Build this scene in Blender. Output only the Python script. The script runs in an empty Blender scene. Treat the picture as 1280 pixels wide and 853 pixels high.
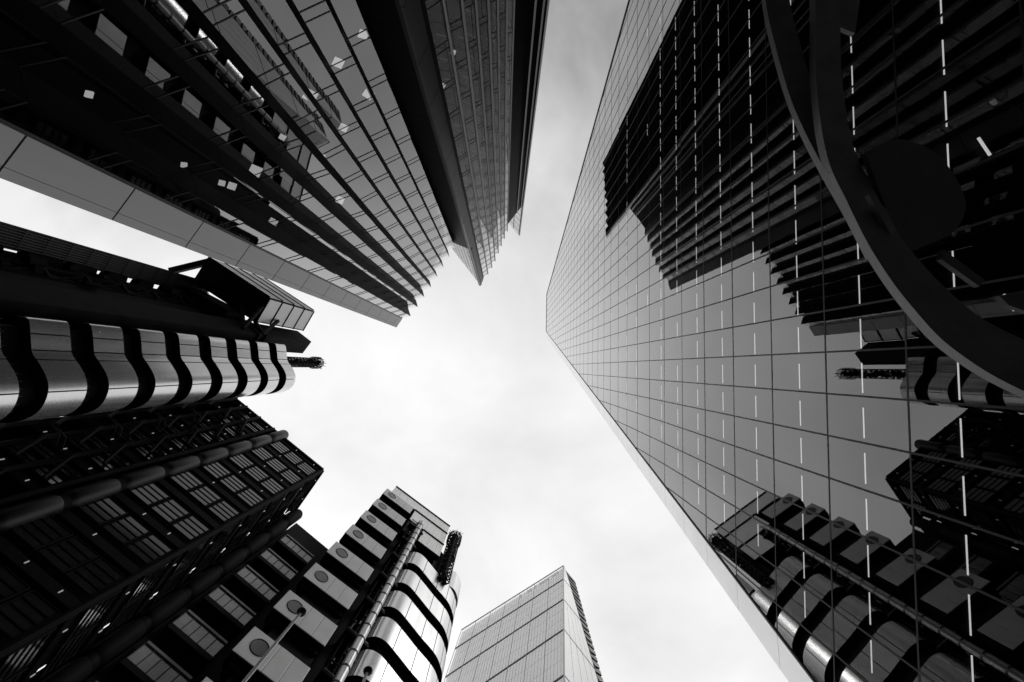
import bpy, math, random
from mathutils import Vector, Matrix

random.seed(7)
S = bpy.context.scene
COL = S.collection
R = math.radians
# metres; the camera's eye is the origin, the street lies 1.6 m below it, Z is up
G = -1.6

# ------------------------------------------------------------------ camera
cam = bpy.data.cameras.new("camera")
cam.lens = 14.99
cam.sensor_width = 36
cam.clip_start = 0.05
cam.clip_end = 3000
camo = bpy.data.objects.new("camera", cam)
COL.objects.link(camo)
CM = Matrix(((0.99978774, 0.00064644, 0.02059289),
             (0.00064644, 0.99803129, -0.06271470),
             (-0.02059289, 0.06271470, 0.99781902)))
camo.matrix_world = Matrix((
    (CM[0][0], -CM[0][1], -CM[0][2], 0), (CM[1][0], -CM[1][1], -CM[1][2], 0),
    (CM[2][0], -CM[2][1], -CM[2][2], 0), (0, 0, 0, 1)))
S.camera = camo

# ------------------------------------------------------------------ sun, sky, exposure
SUN_AZ = math.atan2(0.95, -0.30)          # from +Y towards +X
SUN_EL = R(40)
sl = bpy.data.lights.new("sun", 'SUN')
sl.energy = 1.25
sl.angle = R(16)
sl.color = (1, 0.99, 0.98)
so = bpy.data.objects.new("sun", sl)
COL.objects.link(so)
sd = Vector((math.sin(SUN_AZ) * math.cos(SUN_EL), math.cos(SUN_AZ) * math.cos(SUN_EL), math.sin(SUN_EL)))
so.rotation_euler = sd.to_track_quat('Z', 'Y').to_euler()
so.location = sd * 300

W = bpy.data.worlds.new("World")
S.world = W
W.use_nodes = True
wt = W.node_tree
wt.nodes.clear()


def wn(kind, **kw):
    n = wt.nodes.new(kind)
    for k, v in kw.items():
        setattr(n, k, v)
    return n


def wmath(op, a, b=None, clamp=False):
    n = wn('ShaderNodeMath', operation=op, use_clamp=clamp)
    for i, v in enumerate((a, b)):
        if v is None:
            continue
        if hasattr(v, 'is_linked'):
            wt.links.new(v, n.inputs[i])
        else:
            n.inputs[i].default_value = v
    return n.outputs[0]


wout = wn('ShaderNodeOutputWorld')
wbg = wn('ShaderNodeBackground')
wbg.inputs['Strength'].default_value = 0.1
sky = wn('ShaderNodeTexSky', sky_type='NISHITA')
sky.sun_disc = False
sky.sun_elevation = SUN_EL
sky.sun_rotation = SUN_AZ
bw = wn('ShaderNodeRGBToBW')
wt.links.new(sky.outputs[0], bw.inputs[0])
tc = wn('ShaderNodeTexCoord')
sep = wn('ShaderNodeSeparateXYZ')
wt.links.new(tc.outputs['Generated'], sep.inputs[0])
zc = wmath('MAXIMUM', sep.outputs[2], 0.12)
cx = wmath('DIVIDE', sep.outputs[0], zc)
cy = wmath('DIVIDE', sep.outputs[1], zc)
comb = wn('ShaderNodeCombineXYZ')
wt.links.new(cx, comb.inputs[0])
wt.links.new(cy, comb.inputs[1])
comb.inputs[2].default_value = 8.35
nz = wn('ShaderNodeTexNoise')
nz.inputs['Scale'].default_value = 2.2
nz.inputs['Detail'].default_value = 7
nz.inputs['Roughness'].default_value = 0.52
nz.inputs['Distortion'].default_value = 0.35
wt.links.new(comb.outputs[0], nz.inputs['Vector'])
# the cloud sheet is thinner and brighter towards +Y, heavier to the other side
ramp = wn('ShaderNodeMapRange', interpolation_type='SMOOTHSTEP')
ramp.inputs['From Min'].default_value = -1.05
ramp.inputs['From Max'].default_value = 0.38
ramp.inputs['To Min'].default_value = 4.2
ramp.inputs['To Max'].default_value = 9.9
lean = wmath('ADD', cy, wmath('MULTIPLY', wmath('MINIMUM', cx, 0.0), -0.42))
wt.links.new(lean, ramp.inputs['Value'])
amp = wn('ShaderNodeMapRange')
amp.inputs['From Min'].default_value = -0.9
amp.inputs['From Max'].default_value = 0.5
amp.inputs['To Min'].default_value = 10.0
amp.inputs['To Max'].default_value = 6.5
wt.links.new(lean, amp.inputs['Value'])
cloud = wmath('ADD', ramp.outputs[0], wmath('MULTIPLY', wmath('SUBTRACT', nz.outputs['Fac'], 0.5), amp.outputs[0]))
cloud = wmath('ADD', wmath('MULTIPLY', cloud, 0.95), wmath('MULTIPLY', bw.outputs[0], 0.05))
wt.links.new(cloud, wbg.inputs['Color'])
wt.links.new(wbg.outputs[0], wout.inputs[0])

S.view_settings.view_transform = 'Standard'
S.view_settings.look = 'None'
S.view_settings.exposure = 0.0
S.view_settings.gamma = 1
S.render.engine = 'CYCLES'
S.cycles.use_denoising = True
S.cycles.max_bounces = 10
S.cycles.glossy_bounces = 5
S.cycles.transparent_max_bounces = 10
S.cycles.sample_clamp_indirect = 4


# ------------------------------------------------------------------ materials
def mat(name, v, rough=0.6, metal=0.0, spec=0.5, var=0.0, vscale=1.0, bump=0.0, bscale=8.0,
        emit=0.0, ior=None, stretch=None, rvar=0.0):
    m = bpy.data.materials.new(name)
    m.use_nodes = True
    t = m.node_tree
    p = t.nodes['Principled BSDF']
    p.inputs['Base Color'].default_value = (v, v, v, 1)
    p.inputs['Roughness'].default_value = rough
    p.inputs['Metallic'].default_value = metal
    p.inputs['Specular IOR Level'].default_value = spec
    if ior:
        p.inputs['IOR'].default_value = ior
    if emit:
        p.inputs['Emission Color'].default_value = (1, 1, 1, 1)
        p.inputs['Emission Strength'].default_value = emit
    if var or bump or rvar:
        c = t.nodes.new('ShaderNodeTexCoord')
        mp = t.nodes.new('ShaderNodeMapping')
        t.links.new(c.outputs['Object'], mp.inputs[0])
        if stretch:
            mp.inputs['Scale'].default_value = stretch
        n = t.nodes.new('ShaderNodeTexNoise')
        n.inputs['Scale'].default_value = vscale
        n.inputs['Detail'].default_value = 6
        n.inputs['Roughness'].default_value = 0.6
        t.links.new(mp.outputs[0], n.inputs['Vector'])
        if var:
            r = t.nodes.new('ShaderNodeMapRange')
            r.inputs['From Min'].default_value = 0.25
            r.inputs['From Max'].default_value = 0.75
            r.inputs['To Min'].default_value = max(0.0, v * (1 - var))
            r.inputs['To Max'].default_value = v * (1 + var)
            t.links.new(n.outputs['Fac'], r.inputs['Value'])
            t.links.new(r.outputs[0], p.inputs['Base Color'])
        if rvar:
            r = t.nodes.new('ShaderNodeMapRange')
            r.inputs['From Min'].default_value = 0.25
            r.inputs['From Max'].default_value = 0.75
            r.inputs['To Min'].default_value = max(0.02, rough - rvar)
            r.inputs['To Max'].default_value = rough + rvar
            t.links.new(n.outputs['Fac'], r.inputs['Value'])
            t.links.new(r.outputs[0], p.inputs['Roughness'])
        if bump:
            n2 = t.nodes.new('ShaderNodeTexNoise')
            n2.inputs['Scale'].default_value = bscale
            n2.inputs['Detail'].default_value = 4
            t.links.new(mp.outputs[0], n2.inputs['Vector'])
            b = t.nodes.new('ShaderNodeBump')
            b.inputs['Strength'].default_value = bump
            b.inputs['Distance'].default_value = 0.02
            t.links.new(n2.outputs['Fac'], b.inputs['Height'])
            t.links.new(b.outputs[0], p.inputs['Normal'])
    return m


def glass(name, ior, tint, refl=1.0, rough=0.0, bump=0.0):
    """coated window glass: Fresnel reflection over a tinted see-through sheet"""
    m = bpy.data.materials.new(name)
    m.use_nodes = True
    t = m.node_tree
    t.nodes.clear()
    o = t.nodes.new('ShaderNodeOutputMaterial')
    mx = t.nodes.new('ShaderNodeMixShader')
    fr = t.nodes.new('ShaderNodeFresnel')
    fr.inputs['IOR'].default_value = ior
    tr = t.nodes.new('ShaderNodeBsdfTransparent')
    tr.inputs['Color'].default_value = (tint, tint, tint, 1)
    gl = t.nodes.new('ShaderNodeBsdfGlossy')
    gl.inputs['Color'].default_value = (refl, refl, refl, 1)
    gl.inputs['Roughness'].default_value = rough
    if bump:
        c = t.nodes.new('ShaderNodeTexCoord')
        n = t.nodes.new('ShaderNodeTexNoise')
        n.inputs['Scale'].default_value = 0.55
        n.inputs['Detail'].default_value = 1
        t.links.new(c.outputs['Object'], n.inputs['Vector'])
        b = t.nodes.new('ShaderNodeBump')
        b.inputs['Strength'].default_value = bump
        b.inputs['Distance'].default_value = 0.01
        t.links.new(n.outputs['Fac'], b.inputs['Height'])
        t.links.new(b.outputs[0], gl.inputs['Normal'])
    # two panes: what the first lets through, the second reflects again
    inv = t.nodes.new('ShaderNodeMath')
    inv.operation = 'SUBTRACT'
    inv.inputs[0].default_value = 1.0
    t.links.new(fr.outputs[0], inv.inputs[1])
    sq_ = t.nodes.new('ShaderNodeMath')
    sq_.operation = 'MULTIPLY'
    t.links.new(inv.outputs[0], sq_.inputs[0])
    t.links.new(inv.outputs[0], sq_.inputs[1])
    fac = t.nodes.new('ShaderNodeMath')
    fac.operation = 'SUBTRACT'
    fac.inputs[0].default_value = 1.0
    t.links.new(sq_.outputs[0], fac.inputs[1])
    t.links.new(fac.outputs[0], mx.inputs[0])
    t.links.new(tr.outputs[0], mx.inputs[1])
    t.links.new(gl.outputs[0], mx.inputs[2])
    t.links.new(mx.outputs[0], o.inputs[0])
    return m


M = {}
M['tower_glass'] = glass('tower_glass', 1.65, 0.5, bump=0.05)
M['strip_glass'] = glass('strip_glass', 1.62, 0.3, bump=0.05)
M['dim_glass'] = glass('dim_glass', 1.6, 0.3, bump=0.05)
M['pale_glass'] = glass('pale_glass', 2.4, 0.7)
M['mullion'] = mat('mullion', 0.008, 0.5)
M['interior'] = mat('interior', 0.012, 0.9, spec=0.1)
M['ceiling_interior'] = mat('ceiling_interior', 0.02, 0.9, spec=0.1)
M['lamp'] = mat('lamp', 0.8, emit=1.05)
M['square_lamp'] = mat('square_lamp', 0.8, emit=1.2)
M['small_lamp'] = mat('small_lamp', 0.8, emit=0.15)
M['edge_metal'] = mat('edge_metal', 0.85, 0.3, metal=0.85, var=0.06, vscale=0.4)
M['silver_clad'] = mat('silver_clad', 0.30, 0.42, metal=0.35, var=0.06, vscale=0.35, stretch=(1, 1, .2))
M['grey_clad'] = mat('grey_clad', 0.10, 0.4, metal=0.2, var=0.08, vscale=0.4)
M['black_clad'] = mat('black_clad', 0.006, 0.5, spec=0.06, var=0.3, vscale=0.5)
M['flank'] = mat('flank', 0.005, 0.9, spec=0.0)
M['fin_metal'] = mat('fin_metal', 0.2, 0.45, metal=0.3)
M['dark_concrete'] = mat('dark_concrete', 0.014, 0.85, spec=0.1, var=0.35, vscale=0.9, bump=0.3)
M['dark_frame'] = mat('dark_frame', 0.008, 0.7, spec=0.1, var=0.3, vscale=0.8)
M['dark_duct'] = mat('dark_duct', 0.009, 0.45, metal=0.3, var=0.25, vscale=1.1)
M['steel'] = mat('steel', 0.74, 0.25, metal=0.75, var=0.03, vscale=0.9, rvar=0.03, stretch=(1, 1, 0.25))
M['steel_panel'] = mat('steel_panel', 0.5, 0.45, metal=0.2, var=0.10, vscale=0.7, rvar=0.06)
M['louvre'] = mat('louvre', 0.9, 0.5, metal=0.0, var=0.06, vscale=0.8)
M['pipe_steel'] = mat('pipe_steel', 0.36, 0.38, metal=0.85, var=0.3, vscale=3.0, rvar=0.1)
M['office_glass'] = mat('office_glass', 0.03, 0.1, ior=2.0, var=0.5, vscale=0.8)
M['wing_glass'] = mat('wing_glass', 0.2, 0.16, ior=1.9, var=0.4, vscale=0.5)
M['white_paint'] = mat('white_paint', 0.9, 0.35)
M['sculpture_steel'] = mat('sculpture_steel', 0.12, 0.5, metal=0.3, var=0.35, vscale=1.8, bump=0.3, bscale=18)
M['sculpture_dark'] = mat('sculpture_dark', 0.05, 0.65, var=0.3, vscale=2.0)
M['porthole'] = mat('porthole', 0.04, 0.15, ior=1.7)
M['far_glass'] = glass('far_glass', 2.7, 0.97)
M['far_core'] = mat('far_core', 0.86, 0.6, var=0.08, vscale=0.12)
M['far_line'] = mat('far_line', 0.75, 0.5)
M['far_pale'] = mat('far_pale', 0.72, 0.35, metal=0.2, var=0.05, vscale=0.2)
M['asphalt'] = mat('asphalt', 0.045, 0.9, var=0.3, vscale=2.0, bump=0.4, bscale=30)
M['paving'] = mat('paving', 0.26, 0.85, var=0.2, vscale=1.5)
M['kerb'] = mat('kerb', 0.25, 0.8, var=0.15, vscale=3)
M['road_paint'] = mat('road_paint', 0.7, 0.7, var=0.1, vscale=4)


# ------------------------------------------------------------------ mesh collector
class MB:
    def __init__(s):
        s.v, s.f, s.m = [], [], []

    def face(s, pts, mi=0):
        i = len(s.v)
        s.v += [tuple(p) for p in pts]
        s.f.append(tuple(range(i, i + len(pts))))
        s.m.append(mi)

    def hexa(s, b, t, mi=0):
        """solid between a bottom ring and a top ring of the same count"""
        n = len(b)
        i = len(s.v)
        s.v += [tuple(p) for p in b] + [tuple(p) for p in t]
        fs = [tuple(range(i + n - 1, i - 1, -1)), tuple(range(i + n, i + 2 * n))]
        for k in range(n):
            k2 = (k + 1) % n
            fs.append((i + k, i + k2, i + n + k2, i + n + k))
        s.f += fs
        s.m += [mi] * len(fs)

    def prism(s, poly, z0, z1, mi=0):
        s.hexa([(x, y, z0) for x, y in poly], [(x, y, z1) for x, y in poly], mi)

    def obox(s, c, ux, uy, uz, mi=0):
        c, ux, uy, uz = map(Vector, (c, ux, uy, uz))
        b = [c - ux - uy - uz, c + ux - uy - uz, c + ux + uy - uz, c - ux + uy - uz]
        t = [p + 2 * uz for p in b]
        s.hexa(b, t, mi)

    def wall(s, a, b, z0, z1, th, inward, mi=0):
        """upright slab along plan line a-b, thickness th towards 'inward'"""
        a, b, w = Vector(a).to_2d(), Vector(b).to_2d(), Vector(inward).to_2d().normalized() * th
        s.prism([a, b, b + w, a + w], z0, z1, mi)

    def bar(s, a, b, w, h=None, mi=0):
        a, b = Vector(a), Vector(b)
        d = (b - a)
        L = d.length
        if L < 1e-6:
            return
        d /= L
        up = Vector((0, 0, 1)) if abs(d.z) < 0.9 else Vector((1, 0, 0))
        x = d.cross(up).normalized()
        y = d.cross(x)
        h = h or w
        s.obox((a + b) / 2, x * w / 2, y * h / 2, d * L / 2, mi)

    def tube(s, path, r, n=12, mi=0, cap=True):
        path = [Vector(p) for p in path]
        rs = r if isinstance(r, (list, tuple)) else [r] * len(path)
        rings = []
        for k, p in enumerate(path):
            d = (path[min(k + 1, len(path) - 1)] - path[max(k - 1, 0)]).normalized()
            up = Vector((0, 0, 1)) if abs(d.z) < 0.9 else Vector((1, 0, 0))
            x = d.cross(up).normalized()
            y = d.cross(x)
            i = len(s.v)
            for q in range(n):
                a = 2 * math.pi * q / n
                s.v.append(tuple(p + x * (math.cos(a) * rs[k]) + y * (math.sin(a) * rs[k])))
            rings.append(i)
        for k in range(len(path) - 1):
            for q in range(n):
                q2 = (q + 1) % n
                s.f.append((rings[k] + q, rings[k] + q2, rings[k + 1] + q2, rings[k + 1] + q))
                s.m.append(mi)
        if cap:
            s.f.append(tuple(rings[0] + q for q in range(n - 1, -1, -1)))
            s.f.append(tuple(rings[-1] + q for q in range(n)))
            s.m += [mi, mi]

    def build(s, name, mats, parent=None, smooth=False, bevel=0.0, **props):
        me = bpy.data.meshes.new(name)
        me.from_pydata(s.v, [], s.f)
        if not isinstance(mats, (list, tuple)):
            mats = [mats]
        for m_ in mats:
            me.materials.append(M[m_])
        for p, mi in zip(me.polygons, s.m):
            p.material_index = mi
            p.use_smooth = smooth
        me.update()
        if 'glass' in mats[0]:                         # sheets of glass face the street
            for p in me.polygons:
                if p.material_index == 0 and p.normal.dot(-p.center) < 0:
                    p.flip()
            me.update()
        o = bpy.data.objects.new(name, me)
        COL.objects.link(o)
        if parent is not None:
            o.parent = parent
            o.matrix_parent_inverse = parent.matrix_world.inverted()
        if smooth:
            md = o.modifiers.new('split', 'EDGE_SPLIT')
            md.split_angle = R(35)
        if bevel:
            md = o.modifiers.new('bevel', 'BEVEL')
            md.width = bevel
            md.segments = 2
            md.limit_method = 'ANGLE'
        for k, v in props.items():
            o[k] = v
        return o


def thing(name, label, cat, loc, group=None):
    o = bpy.data.objects.new(name, None)
    COL.objects.link(o)
    o.location = loc
    o.matrix_world = Matrix.Translation(loc)
    o.empty_display_size = 0.5
    o['label'] = label
    o['category'] = cat
    if group:
        o['group'] = group
    return o


CMI = CM.transposed()


def shows(p, size):
    """rough size in the photograph of a piece at p, 0 when it falls outside the frame"""
    c = CMI @ Vector(p)
    if c.z <= 0:
        return 0
    if abs(c.x / c.z) > 1.22 or abs(c.y / c.z) > 0.82:
        return 0
    return size / c.length


def many(name, items, mats, parent, limit=100):
    """items: (place, size, draw); the largest become parts, the rest one part"""
    items = sorted(items, key=lambda it: -shows(it[0], it[1]))
    for it in items[:limit]:
        b = MB()
        it[2](b)
        b.build(name, mats, parent)
    rest = items[limit:]
    if rest:
        b = MB()
        for it in rest:
            it[2](b)
        b.build(name, mats, parent, kind='stuff')


def clip(poly, a, b):
    """keep the part of a polygon left of the line a->b (2D)"""
    out = []
    def side(p):
        return (b[0] - a[0]) * (p[1] - a[1]) - (b[1] - a[1]) * (p[0] - a[0])
    for i in range(len(poly)):
        p, q = poly[i], poly[(i + 1) % len(poly)]
        sp, sq = side(p), side(q)
        if sp >= 0:
            out.append(p)
        if sp * sq < 0:
            k = sp / (sp - sq)
            out.append((p[0] + (q[0] - p[0]) * k, p[1] + (q[1] - p[1]) * k))
    return out


def area2(poly):
    return abs(sum(poly[i][0] * poly[(i + 1) % len(poly)][1] - poly[(i + 1) % len(poly)][0] * poly[i][1]
                   for i in range(len(poly)))) / 2


# ------------------------------------------------------------------ ground
def sheet(name, x0, x1, y0, y1, z, m):
    b = MB()
    b.face([(x0, y0, z), (x1, y0, z), (x1, y1, z), (x0, y1, z)])
    b.build(name, m, None, kind='structure')


sheet('ground', -1500, 1500, -1500, 1500, G, 'asphalt')
b = MB()
b.prism([(2.4, -70), (14.2, -70), (13.0, 60), (2.4, 60)], G - 0.2, G + 0.12)
b.build('pavement', 'paving', None, kind='structure')
b = MB()
b.prism([(-14.5, -3), (-4.2, -16), (-3.4, -13), (-9.5, 3), (-9.8, 8), (-12, 16), (-26, 12), (-31, -2)], G - 0.2, G + 0.121)
b.build('pavement', 'paving', None, kind='structure')
b = MB()
b.prism([(2.24, -70), (2.396, -70), (2.396, 60), (2.24, 60)], G - 0.2, G + 0.13)
b.build('kerb', 'kerb', None, kind='structure')
b = MB()
for yy in (1.75, 1.95):
    b.face([(yy, -70, G + 0.004), (yy + 0.08, -70, G + 0.004), (yy + 0.08, 60, G + 0.004), (yy, 60, G + 0.004)])
b.build('road_marking', 'road_paint', None, kind='structure')

# ================================================================== 1. leaning glass tower (right)
TH = 0.0192
fn = Vector((math.cos(TH), math.sin(TH), 0))       # into the building
ft = Vector((-math.sin(TH), math.cos(TH), 0))      # along the facade
FD = 15.0


def fp(s, z, d=0.0):
    p = fn * (FD + d) + ft * s
    return Vector((p.x, p.y, z))


TOP = 150.6
LOWA, LOWB = (14.48 - (G - 20.72) * -(-0.2126), G), (14.48 - (TOP - 20.72) * 0.2126, TOP)
LOWA = (14.48 + (20.72 - G) * 0.2126, G)
UPA, UPB = (-46.56 - (50.6 - G) * 0.2028, G), (-46.56 + (TOP - 50.6) * 0.2028, TOP)


def in_facade(poly):
    poly = clip(poly, LOWA, LOWB)
    if poly:
        poly = clip(poly, UPB, UPA)
    return poly


def s_lo(z):
    return 14.48 - (z - 20.72) * 0.2126


def s_hi(z):
    return -46.56 + (z - 50.6) * 0.2028


gt = thing('glass_tower', 'tall mirror-glass tower with slanted edges and rows of white ceiling lights, mirroring its neighbours',
           'tower', fp(-15, G, 10))
FL0, FLP = 15.57, 3.99
ML0, MLP = 0.91, 1.92
floors = [FL0 + FLP * k for k in range(-4, 34)]
zs = [G + 0.1] + [z for z in floors if G + 1.5 < z < TOP] + [TOP - 0.2]
panes = []
rp = random.Random(3)
for i in range(len(zs) - 1):
    z0, z1 = zs[i], zs[i + 1]
    for j in range(-36, 12):
        s0 = ML0 + MLP * j
        poly = in_facade([(s0 + .02, z0 + .02), (s0 + MLP - .02, z0 + .02), (s0 + MLP - .02, z1 - .02), (s0 + .02, z1 - .02)])
        if len(poly) < 3 or area2(poly) < 0.02:
            continue
        t1, t2 = rp.gauss(0, 0.0010), rp.gauss(0, 0.0008)
        sc, zc_ = s0 + MLP / 2, (z0 + z1) / 2

        def draw(b, poly=poly, t1=t1, t2=t2, sc=sc, zc_=zc_):
            b.face([fp(s, z, (s - sc) * t1 + (z - zc_) * t2) for s, z in poly])
        panes.append((fp(sc, zc_), 2.0 if area2(poly) > 3 else 0.8, draw))
many('glass_pane', panes, 'tower_glass', gt)
# mullions and transoms stand a little proud of the glass
muls = []
for j in range(-36, 13):
    s0 = ML0 + MLP * j
    za, zb = G, TOP
    # the length of the upright inside the slanted outline
    zs_in = [z * 0.5 for z in range(int(2 * G), int(2 * TOP)) if s_hi(z * 0.5) < s0 < s_lo(z * 0.5)]
    if len(zs_in) < 3:
        continue
    za, zb = zs_in[0], zs_in[-1]
    muls.append((fp(s0, max(za, 14)), 3, lambda b, s0=s0, za=za, zb=zb: b.obox(fp(s0, (za + zb) / 2, 0.0), ft * 0.04, fn * 0.02, (0, 0, (zb - za) / 2))))
many('mullion', muls, 'mullion', gt)
trs = []
for z in zs[1:-1]:
    a_, b_ = s_hi(z) + .1, s_lo(z) - .1
    trs.append((fp(0, z), 3, lambda b, a_=a_, b_=b_, z=z: b.obox(fp((a_ + b_) / 2, z, 0.0), ft * ((b_ - a_) / 2), fn * 0.012, (0, 0, 0.036 if z < 33 else 0.022))))
many('transom', trs, 'mullion', gt)
# floors behind the glass, each with a row of strip lights under its ceiling
DEEP = 3.2
slabs, lights = [], []
for z in floors:
    if z < 2:
        continue
    if z > TOP:
        break
    a_, b_ = s_hi(z) + .6, s_lo(z) - .6
    slabs.append((fp(0, z), 3, lambda b, a_=a_, b_=b_, z=z: b.hexa(
        [fp(a_, z - 1.0, .25), fp(b_, z - 1.0, .25), fp(b_, z - 1.0, DEEP), fp(a_, z - 1.0, DEEP)],
        [fp(a_, z, .25), fp(b_, z, .25), fp(b_, z, DEEP), fp(a_, z, DEEP)])))
    j = 0
    rl = random.Random(int(z * 10))
    dim_floor = z > 44 and rl.random() < 0.45
    while True:
        s0 = -44 + MLP * 1.02 * j + 0.35
        j += 1
        if s0 > b_ - 1.4:
            break
        if s0 < a_ + 0.5 or (dim_floor and rl.random() < .85) or (z > 36 and rl.random() < 0.16) or (z > 60 and rl.random() < 0.3):
            continue
        lights.append((fp(s0 + .75, z), 0.9 if rl.random() < 2 else 1,
                       lambda b, s0=s0, z=z: b.obox(fp(s0 + .72, z - 1.03, .82), ft * .66, fn * .017, (0, 0, .016))))
many('floor_slab', slabs, 'ceiling_interior', gt)
many('ceiling_light', lights, 'lamp', gt)
# a few odd lights deeper in the low floors
b = MB()
for s_, z_, d_, l_ in ((-8.2, 14.4, 2.0, .4), (-2.6, 14.4, 2.6, .35), (-4.2, 10.4, 1.9, .4)):
    b.obox(fp(s_, z_, d_), ft * l_ * .8 + fn * l_ * .5, (fn * .8 - ft * .5) * .04, (0, 0, .025))
b.build('task_light', 'lamp', gt)
# body: side returns, back, roof
BK = 34
b = MB()
ring = [UPA, UPB, LOWB, LOWA]
fr_ = [fp(s, z, DEEP + .05) for s, z in ring]
bk_ = [fp(s * 0.8 - 3, z, BK) for s, z in ring]
b.hexa(fr_, bk_)
b.build('core', 'interior', gt)
b = MB()
o1 = [(UPA[0], UPA[1]), (UPB[0], UPB[1])]
b.face([fp(UPA[0], G, .02), fp(UPB[0], TOP, .02), fp(UPB[0], TOP, DEEP + .2), fp(UPA[0], G, DEEP + .2)])
b.face([fp(UPB[0], TOP, .02), fp(LOWB[0], TOP, .02), fp(LOWB[0], TOP, DEEP + .2), fp(UPB[0], TOP, DEEP + .2)])
b.face([fp(LOWA[0], G, .02), fp(LOWB[0], TOP, .02), fp(LOWB[0], TOP, DEEP + .2), fp(LOWA[0], G, DEEP + .2)])
b.build('side_return', 'black_clad', gt)
# pale bevelled edge down the sloping corner, a panel per floor
ew = 1.95
edge = []
for i in range(len(zs) - 1):
    z0, z1 = zs[i] + .012, zs[i + 1] - .012

    def draw(b, z0=z0, z1=z1):
        f_ = [fp(s_lo(z0) + .10, z0, .0), fp(s_lo(z0) + ew, z0, .12), fp(s_lo(z1) + ew, z1, .12), fp(s_lo(z1) + .10, z1, .0)]
        k_ = [p + fn * 0.5 for p in f_]
        b.hexa(f_, k_)
    edge.append((fp(s_lo(z0), z0), 2, draw))
many('edge_panel', edge, 'edge_metal', gt)
b = MB()
b.bar(fp(LOWA[0] + .03, G, -.01), fp(LOWB[0] + .03, TOP, -.01), .13, .10)
b.bar(fp(UPA[0] - .1, G, 0), fp(UPB[0] - .1, TOP, 0), .28, .2)
b.bar(fp(UPB[0], TOP, 0), fp(LOWB[0], TOP, 0), .2, .2)
b.build('edge_trim', 'mullion', gt)

# ================================================================== 2. stepped tower of folded glass (upper left)
st = thing('stepped_tower', 'dark stepped office tower with saw-toothed glass strips and a silver end panel',
           'tower', (-14, -20, G))
H1, H2, H3 = 61.0, 89.0, 110.0
NOT1 = [(-14.30, -7.10), (-13.58, -8.44), (-12.52, -9.71), (-11.59, -11.15), (-10.59, -12.5), (-9.75, -13.95), (-8.88, -15.46), (-8.01, -16.98)]
TIP1 = [(-13.26, -7.42), (-12.25, -8.75), (-11.33, -10.18), (-10.37, -11.6), (-9.49, -13.11), (-8.63, -14.52), (-7.79, -16.03), (-7.06, -17.5)]
NOT2 = [(-4.09, -19.08), (-3.26, -20.6), (-2.43, -22.11), (-1.74, -23.78), (-1.12, -25.49), (-.44, -27.04), (.2, -28.74)]
TIP2 = [(-3.25, -19.71), (-2.43, -21.09), (-1.74, -22.51), (-1.05, -24.21), (-.44, -25.77), (.2, -27.32), (.81, -28.9)]
rw = random.Random(11)


def strip(a, b_, z0, z1, floor_h, gm, parapet=1.3, name='glass_strip'):
    """one upright strip of glazing from plan point a to plan point b_"""
    a, b_ = Vector(a), Vector(b_)
    d = (b_ - a).normalized()
    nrm = Vector((-d.y, d.x))
    if nrm.dot(-a) < 0:
        nrm = -nrm
    g = t = MB()
    z = z0
    tops = z1 - parapet
    while z < tops - 0.1:
        for zz0, zz1 in ((z, z + floor_h - .55), (z + floor_h - .55, z + floor_h)):
            zz1 = min(zz1, tops)
            if zz1 - zz0 < .05:
                continue
            k1, k2 = rw.gauss(0, .0022), rw.gauss(0, .0016)
            mid = (zz0 + zz1) / 2
            def q(p, zz, sgn):
                o_ = nrm * (sgn * k1 * .7 + (zz - mid) * k2)
                return (p.x + o_.x, p.y + o_.y, zz)
            g.face([q(a, zz0 + .02, -1), q(b_, zz0 + .02, 1), q(b_, zz1 - .02, 1), q(a, zz1 - .02, -1)])
            m_ = (a + b_) / 2 + nrm * .012
            L = (b_ - a).length / 2 - .01
            t.obox((m_.x, m_.y, zz0), (d.x * L, d.y * L, 0), (nrm.x * .012, nrm.y * .012, 0), (0, 0, .024), 1)
        z += floor_h
    g.build(name, [gm, 'mullion'], st)
    p = MB()
    p.face([(a.x, a.y, tops + .05), (b_.x, b_.y, tops + .05), (b_.x, b_.y, z1), (a.x, a.y, z1)])
    p.build('parapet_glass', 'pale_glass', st)


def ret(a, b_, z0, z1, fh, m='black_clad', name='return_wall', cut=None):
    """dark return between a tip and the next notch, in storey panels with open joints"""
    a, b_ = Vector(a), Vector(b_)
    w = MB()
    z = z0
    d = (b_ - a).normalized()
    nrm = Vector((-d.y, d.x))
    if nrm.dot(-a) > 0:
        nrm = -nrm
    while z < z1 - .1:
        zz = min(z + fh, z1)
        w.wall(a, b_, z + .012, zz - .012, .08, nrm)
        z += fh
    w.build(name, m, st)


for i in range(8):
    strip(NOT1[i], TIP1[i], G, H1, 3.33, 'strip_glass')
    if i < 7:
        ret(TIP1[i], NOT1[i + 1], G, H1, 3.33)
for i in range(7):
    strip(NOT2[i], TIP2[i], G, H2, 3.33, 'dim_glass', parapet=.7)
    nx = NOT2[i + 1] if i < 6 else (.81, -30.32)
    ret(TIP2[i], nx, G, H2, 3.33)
    b = MB()
    x, y = TIP2[i]
    b.prism([(x - .02, y + .1), (x + .12, y + .1), (x + .12, y - .12), (x - .02, y - .12)], G, H2 - .2)
    b.build('fin', 'fin_metal', st)


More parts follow.
